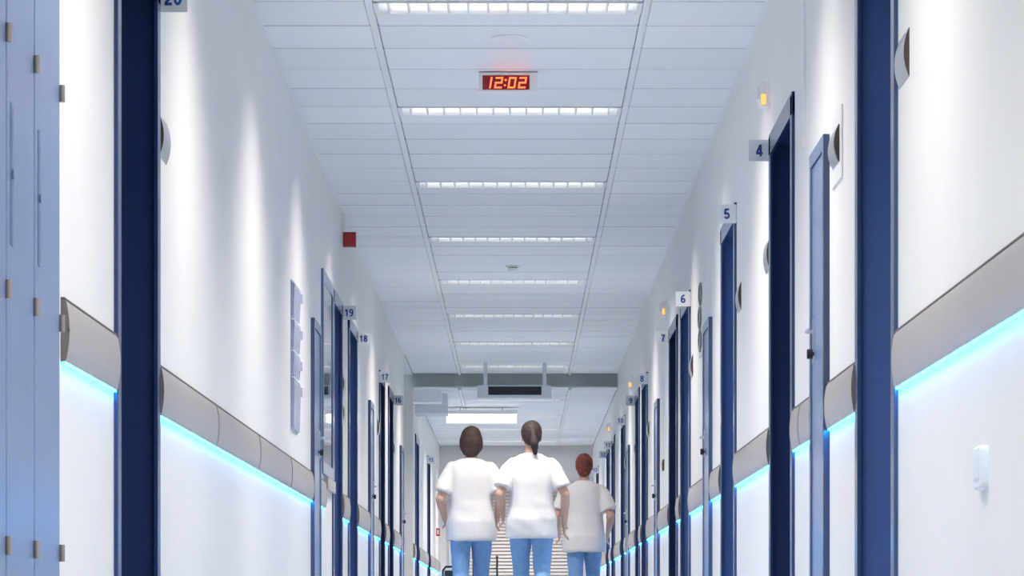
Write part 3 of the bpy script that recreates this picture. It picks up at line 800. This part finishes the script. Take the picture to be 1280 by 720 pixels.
def person(loc, h, label, hair, hairmat, lead, arms, wide=1.0, turn=0.0, lean=0.0):
    s = h / 1.70
    root = thing('person', label, 'person', loc)
    root.rotation_euler = (0, 0, turn)
    V = lambda x, y, z: Vector((x, y, z))
    # ---- joints (facing +y, mid-stride)
    J = {}
    for sd in (-1, 1):
        fwd = (sd == lead)
        J[sd] = dict(hip=V(sd * 0.085 * wide, 0, 0.90), sh=V(sd * 0.165 * wide, -0.01, 1.385))
        if fwd: J[sd].update(kn=V(sd * 0.085, 0.14, 0.49), an=V(sd * 0.08, 0.20, 0.085), toe=V(sd * 0.095, 0.35, 0.035), heel=V(sd * 0.08, 0.165, 0.037))
        else: J[sd].update(kn=V(sd * 0.085, -0.02, 0.475), an=V(sd * 0.08, -0.27, 0.155), toe=V(sd * 0.095, -0.16, 0.033), heel=V(sd * 0.08, -0.31, 0.105))
        el, wr = arms[sd]
        J[sd].update(el=V(*el), wr=V(*wr))
    b = MB()
    b.stack([(0, 0, 0.84, 0.13 * wide, 0.10), (0, -0.01, 0.92, 0.165 * wide, 0.115), (0, 0, 1.0, 0.15 * wide, 0.10), (0, 0.0, 1.08, 0.13 * wide, 0.09),
             (0, 0, 1.18, 0.14 * wide, 0.098), (0, 0, 1.28, 0.155 * wide, 0.105), (0, -0.005, 1.345, 0.150 * wide, 0.088), (0, -0.01, 1.405, 0.095, 0.062), (0, -0.005, 1.45, 0.055, 0.05)])
    b.capsule((0, -0.008, 1.41), (0, 0.012, 1.51), 0.054, 0.050)
    # head: skull, face, jaw, nose, ears
    b.ell((0, 0.005, 1.605), 0.074, 0.094, 0.098)
    b.ell((0, 0.038, 1.555), 0.060, 0.066, 0.082)
    b.capsule((0, 0.075, 1.488), (0, 0.07, 1.50), 0.026, 0.03)
    b.capsule((0, 0.100, 1.600), (0, 0.119, 1.563), 0.009, 0.014, 10, 3)
    for sd in (-1, 1):
        b.ell((sd * 0.076, 0.006, 1.575), 0.009, 0.019, 0.031, 12, 8)
        b.capsule((sd * 0.034, 0.098, 1.607), (sd * 0.05, 0.09, 1.605), 0.010, 0.009, 10, 3)
        j = J[sd]
        b.capsule(j['sh'] + V(-sd * 0.014, 0, -0.03), j['el'], 0.044, 0.037); b.capsule(j['el'], j['el'].lerp(j['wr'], 0.35), 0.037, 0.038)
        b.capsule(j['el'].lerp(j['wr'], 0.35), j['wr'], 0.038, 0.024)
        hand(b, j['wr'], j['wr'] - j['el'], sd, V(0, 1, 0.25))
        b.capsule(j['hip'], j['kn'], 0.078, 0.052); b.capsule(j['kn'], j['kn'].lerp(j['an'], 0.3), 0.050, 0.053)
        b.capsule(j['kn'].lerp(j['an'], 0.3), j['an'], 0.053, 0.034); b.capsule(j['heel'], j['toe'], 0.032, 0.026)
    body = remeshed('body', b, 'skin', root, 0.0058, 4, sc=s)
    for sd in (-1, 1):
        m = MB().ell((sd * 0.031 * s, 0.089 * s, 1.592 * s), 0.012 * s, 0.010 * s, 0.009 * s, 12, 8)
        me = m.mesh('eye'); me.materials.append(M['eyewhite']); shade(me); o = link('eye', me, root, (0, 0, 0)); o.location = (0, 0, 0)
        m = MB().ell((sd * 0.031 * s, 0.0975 * s, 1.592 * s), 0.0055 * s, 0.0028 * s, 0.0055 * s, 12, 6)
        me = m.mesh('iris'); me.materials.append(M['hairbrown']); shade(me); q = link('iris', me, o, (0, 0, 0)); q.location = (0, 0, 0)
    m = MB().ell((0, 0.099 * s, 1.527 * s), 0.024 * s, 0.008 * s, 0.008 * s, 14, 8)
    me = m.mesh('mouth'); me.materials.append(M['lip']); shade(me); o = link('mouth', me, root, (0, 0, 0)); o.location = (0, 0, 0)
    # ---- tunic with short sleeves
    t = MB()
    t.stack([(0, 0, 0.765, 0.208 * wide, 0.150), (0, -0.005, 0.80, 0.207 * wide, 0.150), (0, -0.01, 0.92, 0.203 * wide, 0.150), (0, 0, 1.00, 0.190 * wide, 0.138), (0, 0, 1.10, 0.178 * wide, 0.128),
             (0, 0, 1.20, 0.182 * wide, 0.130), (0, 0, 1.29, 0.190 * wide, 0.128), (0, -0.005, 1.35, 0.188 * wide, 0.112), (0, -0.008, 1.39, 0.168 * wide, 0.098), (0, -0.01, 1.42, 0.130 * wide, 0.082), (0, -0.008, 1.447, 0.080, 0.066)], 36, 2.25)
    for sd in (-1, 1):
        j = J[sd]
        e = j['sh'].lerp(j['el'], 0.80)
        t.capsule(j['sh'] + V(-sd * 0.012, 0, -0.022), j['sh'].lerp(j['el'], 0.3), 0.056, 0.064)
        d = (j['el'] - j['sh']).normalized()
        t.cyl(j['sh'].lerp(j['el'], 0.25), e, 0.062, 20, 0.074)
    remeshed('tunic', t, 'shirt', root, 0.0075, 12, fold=0.010, seed=loc[0] * 11, sc=s)
    # ---- jeans
    t = MB()
    t.stack([(0, 0, 0.80, 0.125 * wide, 0.10), (0, -0.01, 0.90, 0.178 * wide, 0.126), (0, 0, 1.0, 0.160 * wide, 0.112)])
    for sd in (-1, 1):
        j = J[sd]
        t.capsule(j['hip'] + V(0, -0.012, -0.02), j['kn'], 0.096 * wide, 0.066); t.capsule(j['kn'], j['kn'].lerp(j['an'], 0.35), 0.066, 0.066)
        t.cyl(j['kn'].lerp(j['an'], 0.3), j['kn'].lerp(j['an'], 0.98), 0.066, 20, 0.058)
    remeshed('jeans', t, 'jeans', root, 0.0075, 4, fold=0.006, seed=loc[0] * 5 + 3, sc=s)
    for sd in (-1, 1):
        j = J[sd]; m = MB()
        m.capsule(j['heel'] + V(0, -0.005, 0), j['toe'], 0.039, 0.033); m.capsule(j['heel'] + V(0, 0.01, 0.02), j['an'] + V(0, 0.005, -0.03), 0.038, 0.036)
        lo = min(v.z for v in m.v)
        remeshed('shoe', m, 'shoe', root, 0.006, 3, sc=s)
    # ---- hair
    t = MB()
    t.ell((0, -0.008, 1.622), 0.087, 0.100, 0.094)
    if hair == 'bob':
        t.ell((0, -0.040, 1.575), 0.090, 0.072, 0.105); t.ell((0, -0.045, 1.515), 0.080, 0.055, 0.065)
        for sd in (-1, 1): t.ell((sd * 0.072, -0.012, 1.575), 0.025, 0.055, 0.075)
    elif hair == 'tail':
        t.ell((0, -0.030, 1.60), 0.082, 0.078, 0.09); t.ell((0.01, -0.098, 1.61), 0.030, 0.03, 0.03)
        t.capsule((0.012, -0.112, 1.60), (0.022, -0.125, 1.53), 0.027, 0.033); t.capsule((0.022, -0.125, 1.53), (0.028, -0.108, 1.45), 0.033, 0.016)
    else:
        t.ell((0, -0.035, 1.60), 0.086, 0.080, 0.09); t.ell((0, -0.105, 1.635), 0.046, 0.040, 0.046); t.ell((0, -0.045, 1.54), 0.066, 0.045, 0.055)
    remeshed('hair', t, hairmat, root, 0.006, 3, fold=0.006, seed=loc[0] * 3, sc=s)
    if lean: root.rotation_euler = (0, 0, turn)
    return root
person((-0.395, 27.8, 0), 1.69, 'person in white tunic and blue jeans walking away, leftmost of the three, dark bobbed hair', 'bob', 'hairbrown', 1,
       {-1: ((-0.255, -0.08, 1.11), (-0.225, 0.13, 0.97)), 1: ((0.245, -0.09, 1.11), (0.215, 0.11, 0.96))}, 1.0)
person((0.10, 27.4, 0), 1.71, 'person in white tunic and jeans walking away in the middle with dark tied hair', 'tail', 'hairblack', -1,
       {-1: ((-0.255, -0.10, 1.12), (-0.235, 0.10, 0.97)), 1: ((0.270, -0.07, 1.12), (0.265, 0.05, 0.90))}, 1.0)
person((0.60, 31.2, 0), 1.63, 'person in white tunic and jeans walking away on the right with auburn bun', 'bun', 'hairred', 1,
       {-1: ((-0.27, -0.07, 1.11), (-0.245, 0.12, 0.96)), 1: ((0.255, -0.08, 1.11), (0.23, 0.10, 0.95))}, 1.0)
